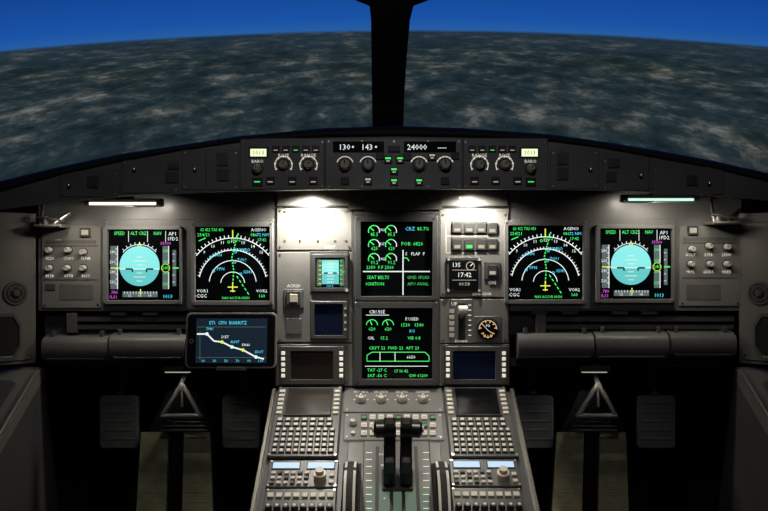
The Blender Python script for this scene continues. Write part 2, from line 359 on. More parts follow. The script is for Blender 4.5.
for i in range(4): b.cyl(345.5,308+i*7,1.2,10,12.5,'key',n=10)
b.done()
def rmp(x0,x1,sx0,sx1,scr):
    b=B('radio_management_display',P0)
    b.bezel((x0,x1,346,384),(sx0,sx1,351,379),8,'bezel',scr,base=2)
    for i in range(5):
        for xx in (x0+1.8,x1-5.4): b.box(xx,xx+3.6,351+i*5.6,354.4+i*5.6,8,10.5,'e_int',.5)
    b.done()
rmp(280,345,291,333,'screenbrown'); rmp(444,507,453,495,'screenblue')
b=B('brake_accumulator_indicator',P0)
b.box(446,481,257,293,2,6,'bezel',1.5,3); b.box(449,478,260,290,6,7.5,'gloss',.8,3); h=7.9
b.text('135',456,265,6,h,'e_w'); b.text('17:42',464,275,6.5,h,'e_w'); b.text('00:58',464,284,5,h,'e_dim')
b.ring(470,266,4,.8,h,'e_dim'); b.line([(470,266),(472.5,263.5)],.8,h,'e_w'); b.line([(452,270),(476,270)],.5,h,'e_dim'); b.line([(452,280),(476,280)],.5,h,'e_dim')
for q in ((448.3,259.5),(479,259.5),(448.3,290.5),(479,290.5)): b.cyl(q[0],q[1],1.4,6,9,'knob',n=12)
b.done()
b=B('brake_pressure_gauge',P0)
b.box(474,501,316,342,2,4,'panel2',1,3); b.cyl(487.5,329,12,4,7,'bezel',n=28); b.cyl(487.5,329,10.6,7,7.6,'gloss',n=28); h=8
b.ring(487.5,329,8.8,1,h,'e_dim',0,180); b.ticks(487.5,329,6.5,9,.9,h,'e_a',10,170,6); b.ring(487.5,332,5,.8,h,'e_dim',200,340)
b.ticks(487.5,331,4,7,.8,h,'e_a',200,340,5); b.line([(487.5,330),(482,324)],.8,h+.2,'e_dim'); b.line([(487.5,330),(492,333)],.8,h+.2,'e_dim')
b.text('PSI',487.5,325.5,3.2,h,'e_w'); b.done()
b=B('landing_gear_lever',P0)
a,c=P0.L(461.5,309); b.tube((a,c-.02,.003),(a,c,.03),.004,.004,'metal'); b.tube((a-.010,c,.036),(a+.010,c,.036),.010,.010,'white',20); b.tube((a-.011,c,.036),(a+.011,c,.036),.005,.005,'black')
b.done()
# ================================================================ TABLET (leaning back on the tray)
tb0=at(231,341,.058); FT=Frame(tb0,X,(V*math.cos(.12)-WV*math.sin(.12))); b=B('tablet_computer',FT)
b.box(185.6,276.4,312.6,368.4,-8,-.6,'bezell',1,10); b.box(187.2,274.8,314.2,366.8,-2,0,'gloss',.6,9); b.quad(196,267,318.5,363,.3,'e_tab')
b.ring(191.5,341,1.8,.6,.3,'bezell'); h=.5
b.text('ETI:  CPN  BIARRITZ',228,323,5,h,'e_c',.85); b.line([(197,327),(266,327)],.5,h,'e_gr')
b.line([(197,334),(207,334),(214,341),(222,342),(232,347),(243,350),(256,357),(264,359)],1.5,h+.1,'e_w')
b.line([(200,331),(200,360)],.5,h,'e_gr')
for i,(x,y) in enumerate(((207,334),(222,342),(232,347),(243,350),(256,357))):
    b.disc(x,y,1.7,h+.2,'e_y' if i%2 else 'e_w'); b.text(rtext(4),x+3,y-5,3.8,h+.1,'e_w' if i%2 else 'e_c')
for i in range(6): b.text(str(10+i*20),203+i*11.5,361,3.6,h,'e_c')
b.line([(197,357.5),(266,357.5)],.5,h,'e_gr')
a,c=FT.L(231,341); b.tube((a,c,-.03),(a,c,-.006),.012,.02,'black'); b.boxm(a-.03,a+.03,c-.064,c-.056,-.03,.004,'bezel',.001); b.done()
# ================================================================ FOLDED TRAY TABLES
for x0,x1,y0,y1 in ((45,110,335,362),(112,187,333,361),(189,262,333,361),(517,592,332,360),(594,666,331,360),(668,733,331,358)):
    b=B('folded_tray_table',P0); b.roll(x0,x1,y0,y1,-45,22,'tray'); b.box(x0+4,x1-4,y1-5,y1-3.5,10,20,'bezel',.5); b.box(x0+6,x0+10,y0-4,y0+4,-45,5,'bezel',1); b.box(x1-10,x1-6,y0-4,y0+4,-45,5,'bezel',1); b.done()
# ================================================================ GLARESHIELD
ST=[(-200,232,243,262,.34),(-80,203,214,232,.30),(0,181,191,209,.27),(58,167,175,202,.25),(120,154,161,196,.232),(180,145,150,193,.215),(240,136,141.5,191,.2),(325,128,136.5,189.5,.2),(395,126,135.5,189,.2),
    (462,128,136.5,189,.2),(548,134,140.5,189,.2),(600,141,147,190,.212),(650,149,156,192,.225),(710,160,167,195,.243),(768,173,181,200,.265),(850,200,212,225,.3),(970,232,243,258,.34)]
b=B('glareshield',P0)
rows=[]
for px,t,ft,fb,w in ST:
    A=at(px,t,w-.03); T2=at(px,t+1.5,w-.008); R1=at(px,t+(ft-t)*.5,w+.004); R2=at(px,ft,w+.001); Ff=at(px,ft+.6,w-.004); Fb=at(px,fb,w-.004)
    back=A+Vector((0,.45,-.085))
    und=Fb+Vector((0,.22,-.0)) ; rows.append([back,A,T2,R1,R2,Ff,Fb,Fb+Vector((0,.008,-.003)),und])
n=len(rows[0]); pts=[p for r in rows for p in r]
def strip(i0,i1,m,smooth):
    fs=[]
    for r in range(len(rows)-1):
        for i in range(i0,i1): fs.append((r*n+i,r*n+i+1,(r+1)*n+i+1,(r+1)*n+i))
    b.raw(pts,fs,m,smooth,True)
strip(0,5,'pad',True); strip(5,6,'glare',False); strip(6,8,'black',False)
b.done()
def gframe(pxa,pxb):
    def ww(px):
        for (p0,_,_,_,w0),(p1,_,_,_,w1) in zip(ST[:-1],ST[1:]):
            if p0<=px<=p1: return w0+(w1-w0)*(px-p0)/(p1-p0)-.004
    A=at(pxa,180,ww(pxa)); C=at(pxb,180,ww(pxb)); ex=(C-A); ex=(ex-V*ex.dot(V))
    return Frame(A,ex,V)
def gl_panel(x0,x1,y0,y1,items,q=None):
    f=gframe(x0,x1); b=B('warning_light_panel',f)
    b.box(x0,x1,y0,y1,-2,2.5,'glare',1,3)
    for sx in (x0+3,x1-3):
        for sy in (y0+3,y1-3): b.screw(sx,sy,2.5,.9)
    for it in items:
        if it[0]=='s': b.box(*it[1:5],2.5,7,'bezel',1); b.box(it[1]+2,it[2]-2,it[3]+1.5,it[4]-1.5,7,8,'keyd',.5)
        if it[0]=='k': b.knob(it[1],it[2],it[3],12,'bezel',80)
        if it[0]=='l': b.line([(it[1],it[2]),(it[3],it[4])],.7,2.8,'black')
    b.done()
gl_panel(60,119,171,197,[('s',88,99,176,188),('k',70,186,2)])
gl_panel(122,179,160,193,[('s',168,179,162.5,169.5),('s',166,178,172,183),('k',135,170,2)])
gl_panel(182,239,150,190,[('s',217,228,153,166),('s',217,229,169,181),('k',195,170,2),('l',206,152,206,188)])
gl_panel(550,599,150,189,[('s',557,568,153,165),('s',557,568,168,180),('k',590,170,2)])
gl_panel(602,649,158,191,[('s',608,619,158.5,168),('s',606,616,172,182),('k',640,176,2)])
gl_panel(652,724,167,195,[('s',686,697,175,186),('k',708,184,2)])
# ================================================================ FCU
FG=flat(.2-.004)
def efis(x0,x1,mir):
    b=B('instrument_control_panel',FG); T=(lambda x:x0+(x-240)) if not mir else (lambda x:x1-(x-240))
    def bx(a,c,*r): 
        a,c=T(a),T(c); b.box(min(a,c),max(a,c),*r)
    b.box(x0,x1,138.5,189.5,-2,7,'fcu',1.5,3)
    b.f=flat(.2+.003)
    for q in ((243,142),(322,142),(243,186),(322,186)): b.screw(T(q[0]),q[1],0,1.2)
    bx(248,268,147,158,0,2,'bezel',.6); bx(250,266,149,156.5,2,2.3,'e_lcd',0)
    b.text('1013',T(258),153,6,2.6,'black'); b.knob(T(257),169,4.8,18,'knob'); b.knob(T(257),169,3,24,'key')
    for i in range(5): bx(272+i*10,279+i*10,146,152,0,5,'keyd',.8); b.line([(T(273.5+i*10),150.5),(T(277.5+i*10),150.5)],.8,5.3,'e_g' if i==2 else 'e_dim')
    for x in (283,308):
        b.knob(T(x),165,4.6,18,'knob',60); b.ticks(T(x),165,7.5,9.5,1,.4,'e_int',-30,210,7); b.ring(T(x),165,8.6,.9,.4,'e_int',-30,210)
    for x in (270,292,313): bx(x-4,x+4,177,184.5,0,5,'keyd',.8); b.line([(T(x-2.5),182),(T(x+2.5),182)],1,5.3,'e_dim')
    for x,t in ((283,'ROSE'),(308,'RANGE'),(257,'BARO')): b.text(t,T(x),155.5 if x>260 else 161.5,4.6,.4,'e_int')
    bx(252,262,178,186,0,5,'keyd',.8); b.line([(T(254),182),(T(260),182)],1,5.3,'e_g')
    b.done()
efis(240.5,324.5,False); efis(463,547.5,True)
b=B('autopilot_control_panel',FG)
b.box(325.5,462,138.5,189.5,-2,8,'fcu',1.5,3); b.f=flat(.2+.004)
for x in (329,362,394,428,459):
    for y in (141.5,186.5): b.screw(x,y,0,1.1)
b.box(333,384,141.5,152.5,0,1.5,'gloss',.5,2); b.box(404,456,141.5,152.5,0,1.5,'gloss',.5,2)
b.text('130',344.5,147.5,8,2,'e_w'); b.text('143',367,147.5,8,2,'e_w'); b.text('24000',417,147.5,8,2,'e_w'); b.text('----',442,147.5,7,2,'e_w'); b.disc(353,147,1,2,'e_w'); b.disc(376,147,1,2,'e_w')
for x in (345,368,419,445):
    b.knob(x,165,5.6,22,'knob',90); b.ring(x,165,8.4,.9,.4,'e_int',20,160)
    if x>400: b.ticks(x,165,7.5,9,.6,.4,'e_int',30,150,6)
b.cyl(419,165,7.4,0,4,'bezel'); 
b.sw(388,400,146,152,5,'keyd')
for (x,y,l) in ((388,160,'e_g'),(400,160,'e_g'),(394,171,'e_g'),(345,181,None),(368,181,'e_dim'),(394,182,'e_g'),(419,182,'e_g'),(445,181,None),(380,156,None),(407,157,None),(432,157,'e_dim'),(455,156,None)):
    b.box(x-4,x+4,y-3.6,y+3.6,0,5,'keyd',.8)
    if l:
        b.quad(x-2.8,x+2.8,y-2.4,y-.6,5.3,l); b.quad(x-1.6,x+1.6,y+.6,y+1.8,5.3,'e_dim')
b.done()
# ================================================================ STRIP LIGHTS / BRACKETS UNDER GLARESHIELD
def striplamp(x0,x1,y,w,m):
    f=flat(w); b=B('strip_lamp',f); b.box(x0-3,x1+3,y-5,y+3,-10,6,'bezel',2,3)
    a0,c=f.L(x0,y+.3); a1,_=f.L(x1,y+.3); b.tube((a0,c,.007),(a1,c,.007),.0028,.0028,m,12); b.tube((a0-.004,c,.007),(a0+.006,c,.007),.004,.004,'metal',12); b.tube((a1-.006,c,.007),(a1+.004,c,.007),.004,.004,'metal',12)
    a,c2=f.L((x0+x1)/2,y-4); b.boxm(a-.02,a+.02,c2,c2+.045,-.01,0,'bezel'); b.done()
striplamp(88,160,203.5,.08,'e_strip'); striplamp(624,695,199.5,.08,'e_stripc')
def bracket(px,py,sg):
    f=flat(.03); b=B('sun_visor_bracket',f); a,c=f.L(px,py)
    b.boxm(a-.03,a+.03,c-.012,c-.006,-.028,.03,'cheek',.002); b.tube((a-.022,c-.006,.01),(a-.022,c+.05,-.01),.004,.004,'metal',12); b.tube((a+.01,c-.004,.012),(a+.04,c+.02,.0),.005,.005,'metal',12)
    b.tube((a-.012,c-.006,.008),(a-.012,c+.012,.008),.008,.006,'bezel'); b.tube((a-.03,c+.01,.012),(a+.03,c+.002,.012),.003,.003,'bezel',10); b.done()
bracket(52,222,1); bracket(722,219,-1)
def flood(px,py):
    f=flat(.055); b=B('flood_lamp',f); a,c=f.L(px,py)
    b.tube((a,c+.012,0),(a,c-.004,0),.012,.016,'bezel',20); b.tube((a,c-.0035,0),(a,c-.0055,0),.013,.013,'e_warm',20); b.boxm(a-.006,a+.006,c+.008,c+.05,-.048,.002,'bezel'); b.done()
    return f.W(a,c-.02,0)
L1=flood(310,187); L2=flood(472,186)
# ================================================================ CHEEKS (side fairings)
def cheek(sg):
    T=(lambda x:x) if sg<0 else (lambda x:775-x)
    A=at(T(36),255,0); out=uvw(A.x+sg*.20,0,.17); inn=uvw(A.x,0,0)
    ex=(inn-out) if sg<0 else (out-inn)
    f=Frame(inn,ex,V); b=B('side_fairing',f)
    x0,x1=sorted((T(-45),T(36)))
    b.box(x0,x1,212,366,-8,0,'cheek',1); xx=sorted((T(-30),T(33))); b.box(xx[0],xx[1],222,362,0,3,'cheek',1.5,10)
    b.cyl(T(15),293,12.5,3,7,'bezel',11.5,n=28); b.cyl(T(15),293,9.5,7,7.4,'black',n=28); b.ring(T(15),293,7,1.2,7.6,'bezel'); b.cyl(T(15),293,3.6,7,13,'metal',3,n=16)
    for k in range(4):
        t=math.radians(45+90*k); b.line([(T(15)+3*math.cos(t),293+3*math.sin(t)),(T(15)+9*math.cos(t),293+9*math.sin(t))],1.1,7.8,'bezel')
    a,c=f.L(T(6),337); k=f.sc(T(6),337)
    oc=[(a+13*k*x,c+22*k*y) for x,y in ((-.5,-1),(.5,-1),(1,-.5),(1,.5),(.5,1),(-.5,1),(-1,.5),(-1,-.5))]
    l=lambda sc_,h:[(a+(p-a)*sc_,c+(q-c)*sc_,h) for p,q in oc]
    b.loops([l(1.1,.003),l(1.08,.007),l(.92,.007),l(.86,.004)],'bezel',cap=False); L_=l(.87,.0042); b.raw(L_,[tuple(range(8))],'black')
    for q in ((30,228),(30,355)): b.screw(T(q[0]),q[1],3)
    b.done()
cheek(-1); cheek(1)
# ================================================================ PEDESTAL
PA=uvw(0,-.304,0); dirn=(V*(-.176)+WV*.317).normalized()
FP=Frame(PA,X,-dirn)
SC=uvw(0,-.246,0)
for sg,nm in ((-1,'side_console'),(1,'side_console')):
    f=Frame(SC,X,-dirn); b=B(nm,f); e=.768 if sg<0 else .79
    a0,a1=(-1.2,-e) if sg<0 else (e,1.2)
    b.boxm(a0,a1,-1.1,-.004,-.03,0,'cheek',.004)
    b.boxm(a0+.03,a1-.03,-.9,-.06,0,.004,'wallm',.002,.02)
    q=[f.W(a,bb,-.03) for a in (a0,a1) for bb in (-1.1,-.004)]
    g=[Vector((p.x,p.y,0.0)) for p in q]
    b.raw(q+g,[(0,1,5,4),(2,6,7,3),(0,4,6,2),(1,3,7,5)],'wallm',False,True)
    ax=-e-.004 if sg<0 else e+.004
    b.tube((ax,-1.05,.002),(ax,-.03,.002),.006,.006,'bezel')
    b.done()
b=B('centre_pedestal',FP)
cx=(393-384)*.00225; hw=.268
b.boxm(cx-hw,cx+hw,-.85,.0,-.04,0,'paneld',.003)
q=[FP.W(a,bb,-.04) for a in (cx-hw,cx+hw) for bb in (-.85,0)]; g=[Vector((p.x,p.y,0)) for p in q]
b.raw(q+g,[(0,1,5,4),(2,6,7,3),(0,4,6,2),(1,3,7,5)],'black',False,True)
b.boxm(cx-hw-.004,cx-hw+.006,-.85,0,-.03,.008,'metal',.002); b.boxm(cx+hw-.006,cx+hw+.004,-.85,0,-.03,.008,'metal',.002)
b.box(344,443,388,413,0,3,'panel2',1,3); b.box(344,443,414,441,0,3,'panel2',1,3)
b.box(345,445,443,560,0,2,'panel2',1,3)
for x in (347,440):
    for y in (390.5,411,416.5,438): b.screw(x,y,3,1.2)
for x in (361,381,402,423):
    b.cyl(x,402,5.2,3,5,'bezel'); b.knob(x,402,3.6,16,'key',70+x%40); b.ticks(x,402,6,7.5,.8,3.3,'e_int',10,170,5)
for x,t in ((361,'ATT HDG'),(381,'AIR DATA'),(402,'EIS DMC'),(423,'ECAM/ND')): b.text(t,x,393,4,3.3,'e_int',.8)
b.cyl(353,425,4.6,3,5,'bezel'); b.knob(353,425,3.4,14,'key',50); b.cyl(353,435,2,3,8,'key'); 
for r_,y in enumerate((419,427,435)):
    for i in range(9):
        x=364+i*8.6
        b.box(x-3,x+3,y-2.4,y+2.4,3,7,'key' if (i+r_)%4 else 'keyd',.8)
        b.line([(x-2,y+.6),(x+2,y+.6)],.8,7.3,'black' if (i+r_)%4 else 'e_g')
b.line([(345,441.8),(443,441.8)],.8,3.3,'black')
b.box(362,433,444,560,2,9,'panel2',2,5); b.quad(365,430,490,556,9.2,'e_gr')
for x in (377,391.5,403.5,418): b.box(x-1.8,x+1.8,450,556,9,9.6,'black',0)
for i in range(9):
    y=456+i*7
    for x in (369,426): b.line([(x-3,y),(x+3,y)],.9,9.4,'e_int')
for i,t in enumerate(('TO GA','FLX','CL','10','0')): b.text(t,384.5,458+i*11,4,9.4,'e_int')
b.done()
def wheel(px):
    b=B('pitch_trim_wheel',FP); a,c=FP.L(px,508); R=.115; n=60; w=.0135
    ce=(a,c,-.040); prof=[(-w,R*.96),(-w*.8,R*.992),(-w*.45,R),(w*.45,R),(w*.8,R*.992),(w,R*.96),(w,R*.5),(-w,R*.5)]
    for i in range(n):
        t0,t1=2*math.pi*i/n,2*math.pi*(i+1)/n
        for k in range(8):
            (xa,ra),(xb,rb)=prof[k],prof[(k+1)%8]
            pt=lambda x,r,t:(ce[0]+x,ce[1]+r*math.cos(t),ce[2]+r*math.sin(t))
            m='white' if (k in(1,3) and i%12!=0) else 'rubber'
            b.raw([pt(xa,ra,t0),pt(xa,ra,t1),pt(xb,rb,t1),pt(xb,rb,t0)],[(0,1,2,3)],m)
    b.tube((a-w,c,ce[2]),(a+w,c,ce[2]),R*.52,R*.52,'rubber',24); b.boxm(a-.018,a+.018,c-.12,c+.118,-.001,.003,'rubber',.001)
    b.done()
wheel(350.5); wheel(442)
b=B('thrust_levers',FP)
a,c=FP.L(397.5,484)
for sg in (-1,1):
    ac=a+sg*.0155; w=.0115
    l=lambda x0,x1,y0,y1,h:[(x0,y0,h),(x1,y0,h),(x1,y1,h),(x0,y1,h)]
    b.loops([l(ac-w,ac+w,c-.022,c+.022,.0),l(ac-w,ac+w,c-.014,c+.026,.06),l(ac-w*.95,ac+w*.95,c+.002,c+.03,.118)],'lever')
    b.tube((ac-sg*.011,c+.014,.128),(ac+sg*.026,c+.012,.128),.0165,.0165,'lever',24)
    b.tube((ac+sg*.026,c+.012,.128),(ac+sg*.030,c+.012,.128),.0165,.012,'lever',24)
    b.boxm(ac-.011,ac+.011,c-.002,c+.024,.139,.149,'lever',.004)
    b.boxm(ac-.008,ac+.008,c-.024,c-.010,.05,.08,'bezel',.003)
    b.tube((ac+sg*.030,c+.012,.128),(ac+sg*.0335,c+.012,.128),.006,.006,'knob',14)
b.boxm(a-.03,a+.03,c-.03,c+.03,.009,.014,'black',.002,.004)
b.done()
b=B('speed_brake_lever',FP); a,c=FP.L(366,575); b.tube((a,c,0),(a,c+.01,.05),.006,.006,'metal'); b.tube((a-.012,c+.01,.052),(a+.012,c+.01,.052),.008,.008,'lever'); b.done()
def mcdu(x0,x1,sk):
    b=B('flight_management_keypad',FP)
    a0,a1,b0,b1=b.rect(x0,x1,391,461)
    b.boxm(a0,a1,b0,b1,0,.012,'bezel',.002,.004)
    W_=a1-a0; H=b1-b0; h=.012
    s0,s1,t0,t1=a0+W_*.17,a1-W_*.17,b1-H*.44,b1-H*.05
    b.boxm(s0-.004,s1+.004,t0-.004,t1+.004,h,h+.004,'black',.002,.003); b.raw([(s0,t0,h+.0043),(s1,t0,h+.0043),(s1,t1,h+.0043),(s0,t1,h+.0043)],[(0,1,2,3)],'screenbrown' if sk<0 else 'screen')
    for i in range(6):
        y=t0+(t1-t0)*(i+.2)/6
        for xx in (a0+W_*.03,a1-W_*.03-.012): b.boxm(xx,xx+.012,y,y+(t1-t0)*.1,h,h+.004,'key',.001)
    rows_=7; ya=b0+H*.03; yb=t0-.008; rh=(yb-ya)/rows_
    for r in range(rows_):
        top=r>=5; nk=7 if top else 9; stp=W_*(.86 if top else .9)/nk
        for k in range(nk):
            xx=a0+W_*.06+k*stp; w_=stp*.78
            b.boxm(xx,xx+w_,ya+r*rh+rh*.14,ya+r*rh+rh*.86,h,h+.0045,'keyd',.001)
            b.raw([(xx+w_*.2,ya+r*rh+rh*.28,h+.0047),(xx+w_*.8,ya+r*rh+rh*.28,h+.0047),(xx+w_*.8,ya+r*rh+rh*.72,h+.0047),(xx+w_*.2,ya+r*rh+rh*.72,h+.0047)],[(0,1,2,3)],'key')
    for (x,y) in ((a0+.005,b0+.005),(a1-.005,b0+.005),(a0+.005,b1-.005),(a1-.005,b1-.005)): b.cylm(x,y,.003,h,h+.0015,'metal',n=10)
    b.done()
mcdu(273,340,-1); mcdu(447,512,1)
def radio(x0,x1,y0,y1,disp=True):
    b=B('radio_control_panel',FP); a0,a1,b0,b1=b.rect(x0,x1,y0,y1); b.boxm(a0,a1,b0,b1,0,.008,'bezel',.0015,.003)
    W_,H=a1-a0,b1-b0; h=.008
    if disp:
        for u0 in (.06,.56):
            q=[a0+W_*u0,a0+W_*(u0+.38),b1-H*.34,b1-H*.12]; b.boxm(q[0]-.002,q[1]+.002,q[2]-.002,q[3]+.002,h,h+.002,'black',.001)
            b.raw([(q[0],q[2],h+.0022),(q[1],q[2],h+.0022),(q[1],q[3],h+.0022),(q[0],q[3],h+.0022)],[(0,1,2,3)],'e_lcdb')
        b.cylm(a0+W_*.75,b0+H*.33,.012,h,h+.012,'knob'); b.cylm(a0+W_*.75,b0+H*.33,.008,h+.012,h+.022,'key')
        for r in range(3):
            for k in range(6):
                xx=a0+W_*(.05+k*.095); yy=b0+H*(.08+r*.18); b.boxm(xx,xx+W_*.065,yy,yy+H*.10,h,h+.004,'key' if (r+k)%3 else 'keyd',.001)
        for k in range(2): xx=a0+W_*(.88); yy=b0+H*(.1+k*.25); b.boxm(xx,xx+W_*.07,yy,yy+H*.12,h,h+.004,'key',.001)
    else:
        for r in range(2):
            for k in range(8):
                x=a0+W_*(.08+k*.12); y=b0+H*(.25+r*.48)
                if r: b.boxm(x-.006,x+.006,y-.006,y+.006,h,h+.004,'key',.001)
                else: b.cylm(x,y,.007,h,h+.012,'keyd',.006); b.cylm(x,y,.003,h+.012,h+.013,'white')
    for (x,y) in ((a0+.004,b0+.004),(a1-.004,b0+.004),(a0+.004,b1-.004),(a1-.004,b1-.004)): b.cylm(x,y,.0025,h,h+.0012,'metal',n=10)
    b.done()
radio(268,338,463,490); radio(450,519,462,489); radio(264,336,491.5,520,False); radio(452,523,490.5,519,False)
# ================================================================ RUDDER PEDALS
def pedals(cx,lean):
    f=flat(-.10); b=B('rudder_pedals',f)
    def prism(pts,hb,ht,m):
        loc=[f.L(*p) for p in pts]; b.loops([[(a,c,hb) for a,c in loc],[(a,c,ht) for a,c in loc]],m,capb=True)
    prism([(cx-42,620),(cx+44,620),(cx+36,430),(cx+20,392),(cx-8,392),(cx-26,430)],-.12,-.02,'black')
    for x0,x1,xb0,xb1 in ((cx-33,cx-6,cx-43,cx-10),(cx+10,cx+36,cx+6,cx+42)):
        top=[at(x0,432,-.12),at(x1,432,-.12)]; bot=[at(xb1,600,.03),at(xb0,600,.03)]
        P=[top[0],top[1],bot[0],bot[1]]; nrm=((P[1]-P[0]).cross(P[3]-P[0])).normalized()
        if nrm.dot(WV)<0: nrm=-nrm
        Q=[p-nrm*.015 for p in P]
        b.raw(P+Q,[(0,3,2,1),(4,5,6,7),(0,1,5,4),(1,2,6,5),(2,3,7,6),(3,0,4,7)],'olive',False,True)
        for k in range(2,16):
            t=k/16; A=P[0].lerp(P[3],t); C=P[1].lerp(P[2],t); A,C=A.lerp(C,.08),C.lerp(A,.08)
            b.tube(A,C,.0008,.0008,'olive',6,True)
    f2=flat(-.05); b.f=f2
    a=f2.L(cx+8,383); l=f2.L(cx-12,416); r=f2.L(cx+26,416)
    b.tube((*a,0),(*l,0),.005,.005,'bezell'); b.tube((*a,0),(*r,0),.005,.005,'bezell'); b.tube((*l,0),(*r,0),.006,.006,'bezell'); b.tube((a[0],a[1],0),(a[0],a[1]-.055,.0),.003,.003,'bezell')
    b.tube((a[0],a[1]+.03,-.06),(*a,0),.006,.006,'bezel'); b.tube((*l,0),(l[0],l[1]-.03,-.06),.006,.006,'bezel'); b.tube((*r,0),(r[0],r[1]-.03,-.06),.006,.006,'bezel')
    for k in range(4):
        y=421+k*4; a2=f2.L(cx-14-k,y); a3=f2.L(cx+28+k,y); b.tube((*a2,-.03),(*a3,-.03),.003,.003,'bezel',8)
    b.f=flat(-.14)
    for x0,x1 in ((cx-75,cx-36),(cx+48,cx+86)):
        b.box(x0,x1,396,449,-15,0,'greypad',3,10)
        for k in range(5): b.box(x0+4,x1-4,402+k*9,404+k*9,0,2,'greypad',1)
        a,c=b.f.L((x0+x1)/2,396); b.tube((a,c,-.01),(a,c+.12,-.08),.009,.009,'bezel')
    b.done()
pedals(174,0); pedals(590,0)
# added fill fixtures under the panel, put in to brighten the foot plates
for px in (178,594):
    f=flat(-.03); b=B('footwell_fill_body',f); a,c=f.L(px,366)
    b.boxm(a-.035,a+.035,c-.012,c+.004,-.012,.012,'bezel',.003); b.boxm(a-.028,a+.028,c-.0145,c-.012,-.008,.008,'e_dim',.0005); b.done()
# ================================================================ SHELL
def wbox(name,x0,x1,y0,y1,z0,z1,m):
    b=B(name,P0); p=[Vector((x,y,z)) for z in (z0,z1) for x,y in ((x0,y0),(x1,y0),(x1,y1),(x0,y1))]
    b.raw(p,[(3,2,1,0),(4,5,6,7),(0,1,5,4),(1,2,6,5),(2,3,7,6),(3,0,4,7)],m,False,True); return b.done()
wbox('floor',-7,7,-3,7,-.05,0,'floorm')
wbox('wall_front',-1.22,1.22,.62,.66,0,.98,'wallm')
for nm,x0,x1 in (('wall_left',-1.26,-1.22),('wall_right',1.22,1.26)):
    b=B(nm,P0); pr=[(-2.6,0),(.66,0),(.66,.98),(-.25,1.05),(-.25,2.05),(-2.6,2.05)]
    p=[Vector((x,y,z)) for x in (x0,x1) for y,z in pr]; b.raw(p,[(0,1,2,3,4,5),(11,10,9,8,7,6)]+[(i,(i+1)%6,6+(i+1)%6,6+i) for i in range(6)],'wallm',False,True); b.done()
wbox('wall_back',-1.26,1.26,-2.64,-2.6,0,2.05,'wallm')
wbox('ceiling',-1.26,1.26,-2.64,-.25,2.05,2.09,'wallm')
b=B('windshield_frame',P0)
S=[(388,130,15.5,-.30),(388,100,16,-.26),(389,60,17.5,-.19),(390.5,20,19.5,-.12),(391.5,6,22,-.10),(392,-1,40,-.09),(392,-8,90,-.085),(392,-60,120,-.05)]
L_=[];R_=[];Lb=[];Rb=[]
for x,y,hw_,w in S:
    L_.append(at(x-hw_,y,w)); R_.append(at(x+hw_,y,w)); Lb.append(at(x-hw_*.8,y,w-.05)); Rb.append(at(x+hw_*.8,y,w-.05))
n=len(S)
b.raw(L_+R_+Lb+Rb,[(i,n+i,n+i+1,i+1) for i in range(n-1)]+[(i,i+1,2*n+i+1,2*n+i) for i in range(n-1)]+[(n+i,3*n+i,3*n+i+1,n+i+1) for i in range(n-1)]+[(2*n+i,2*n+i+1,3*n+i+1,3*n+i) for i in range(n-1)],'black',False,True)
hd=[]
for i in range(-8,9):
    x=392+i*62; y=-3-abs(i)**1.6*3.2; hd.append((x,y))
top=[at(x,y,-.08) for x,y in hd]; tp2=[Vector((p.x,p.y-.15,2.06)) for p in top]
m_=len(top); b.raw(top+tp2,[(i,i+1,m_+i+1,m_+i) for i in range(m_-1)],'black',False,True)
for sg in (-1,1):
    b.tube(Vector((sg*1.2,.6,.96)),Vector((sg*1.2,-.2,2.05)),.04,.04,'black',12,True)
b.tube(Vector((-1.2,.6,.96)),Vector((1.2,.6,.96)),.03,.03,'black',12,True)
b.done()
# projection screen
R=6.0; cyy=CAM.y; n=64; vs=[];fs=[]
for i in range(n+1):
    t=math.radians(-62+124*i/n)
    for z in (0.0,3.6): vs.append((R*math.sin(t),cyy+R*math.cos(t),z))
    if i<n: fs.append((2*i,2*i+2,2*i+3,2*i+1))
me=bpy.data.meshes.new('projection_screen'); me.from_pydata(vs,[],fs); ob=bpy.data.objects.new('projection_screen',me); sc.collection.objects.link(ob)
for p in me.polygons: p.use_smooth=True
m=bpy.data.materials.new('projected_landscape'); m.use_nodes=True; nt=m.node_tree; nt.nodes.clear()
N=nt.nodes.new; lk=nt.links.new
def math_(op,a,c=None,d=None):
    x=N('ShaderNodeMath'); x.operation=op
    for i,v in enumerate((a,c,d)):
        if v is None: continue
        if isinstance(v,(int,float)): x.inputs[i].default_value=v
        else: lk(v,x.inputs[i])
    return x.outputs[0]
geo=N('ShaderNodeNewGeometry'); sp=N('ShaderNodeSeparateXYZ'); lk(geo.outputs['Position'],sp.inputs[0])
x_,z_=sp.outputs['X'],sp.outputs['Z']
ZH=CAM.z+6*math.tan(math.radians(.36))+.033
xs=math_('SUBTRACT',x_,.15)
hz=math_('SUBTRACT',ZH,math_('MULTIPLY',math_('MULTIPLY',xs,xs),.0205))
d=math_('SUBTRACT',hz,z_)
dm=math_('MAXIMUM',d,0.0)
u=math_('DIVIDE',x_,math_('ADD',math_('MULTIPLY',dm,.55),.75)); v=math_('DIVIDE',-2.3,math_('ADD',dm,.42))
cb=N('ShaderNodeCombineXYZ'); lk(u,cb.inputs[0]); lk(v,cb.inputs[1])
def noise(s,det,rg,dist=0,lac=2.0):
    q=N('ShaderNodeTexNoise'); q.inputs['Scale'].default_value=s; q.inputs['Detail'].default_value=det; q.inputs['Roughness'].default_value=rg; q.inputs['Distortion'].default_value=dist; lk(cb.outputs[0],q.inputs['Vector']); return q.outputs['Fac']
n1=noise(4.5,8,.65); n2=noise(1.1,4,.6); n3=noise(15,5,.7)
vo=N('ShaderNodeTexVoronoi'); vo.inputs['Scale'].default_value=10; vo.inputs['Randomness'].default_value=1; lk(cb.outputs[0],vo.inputs['Vector'])
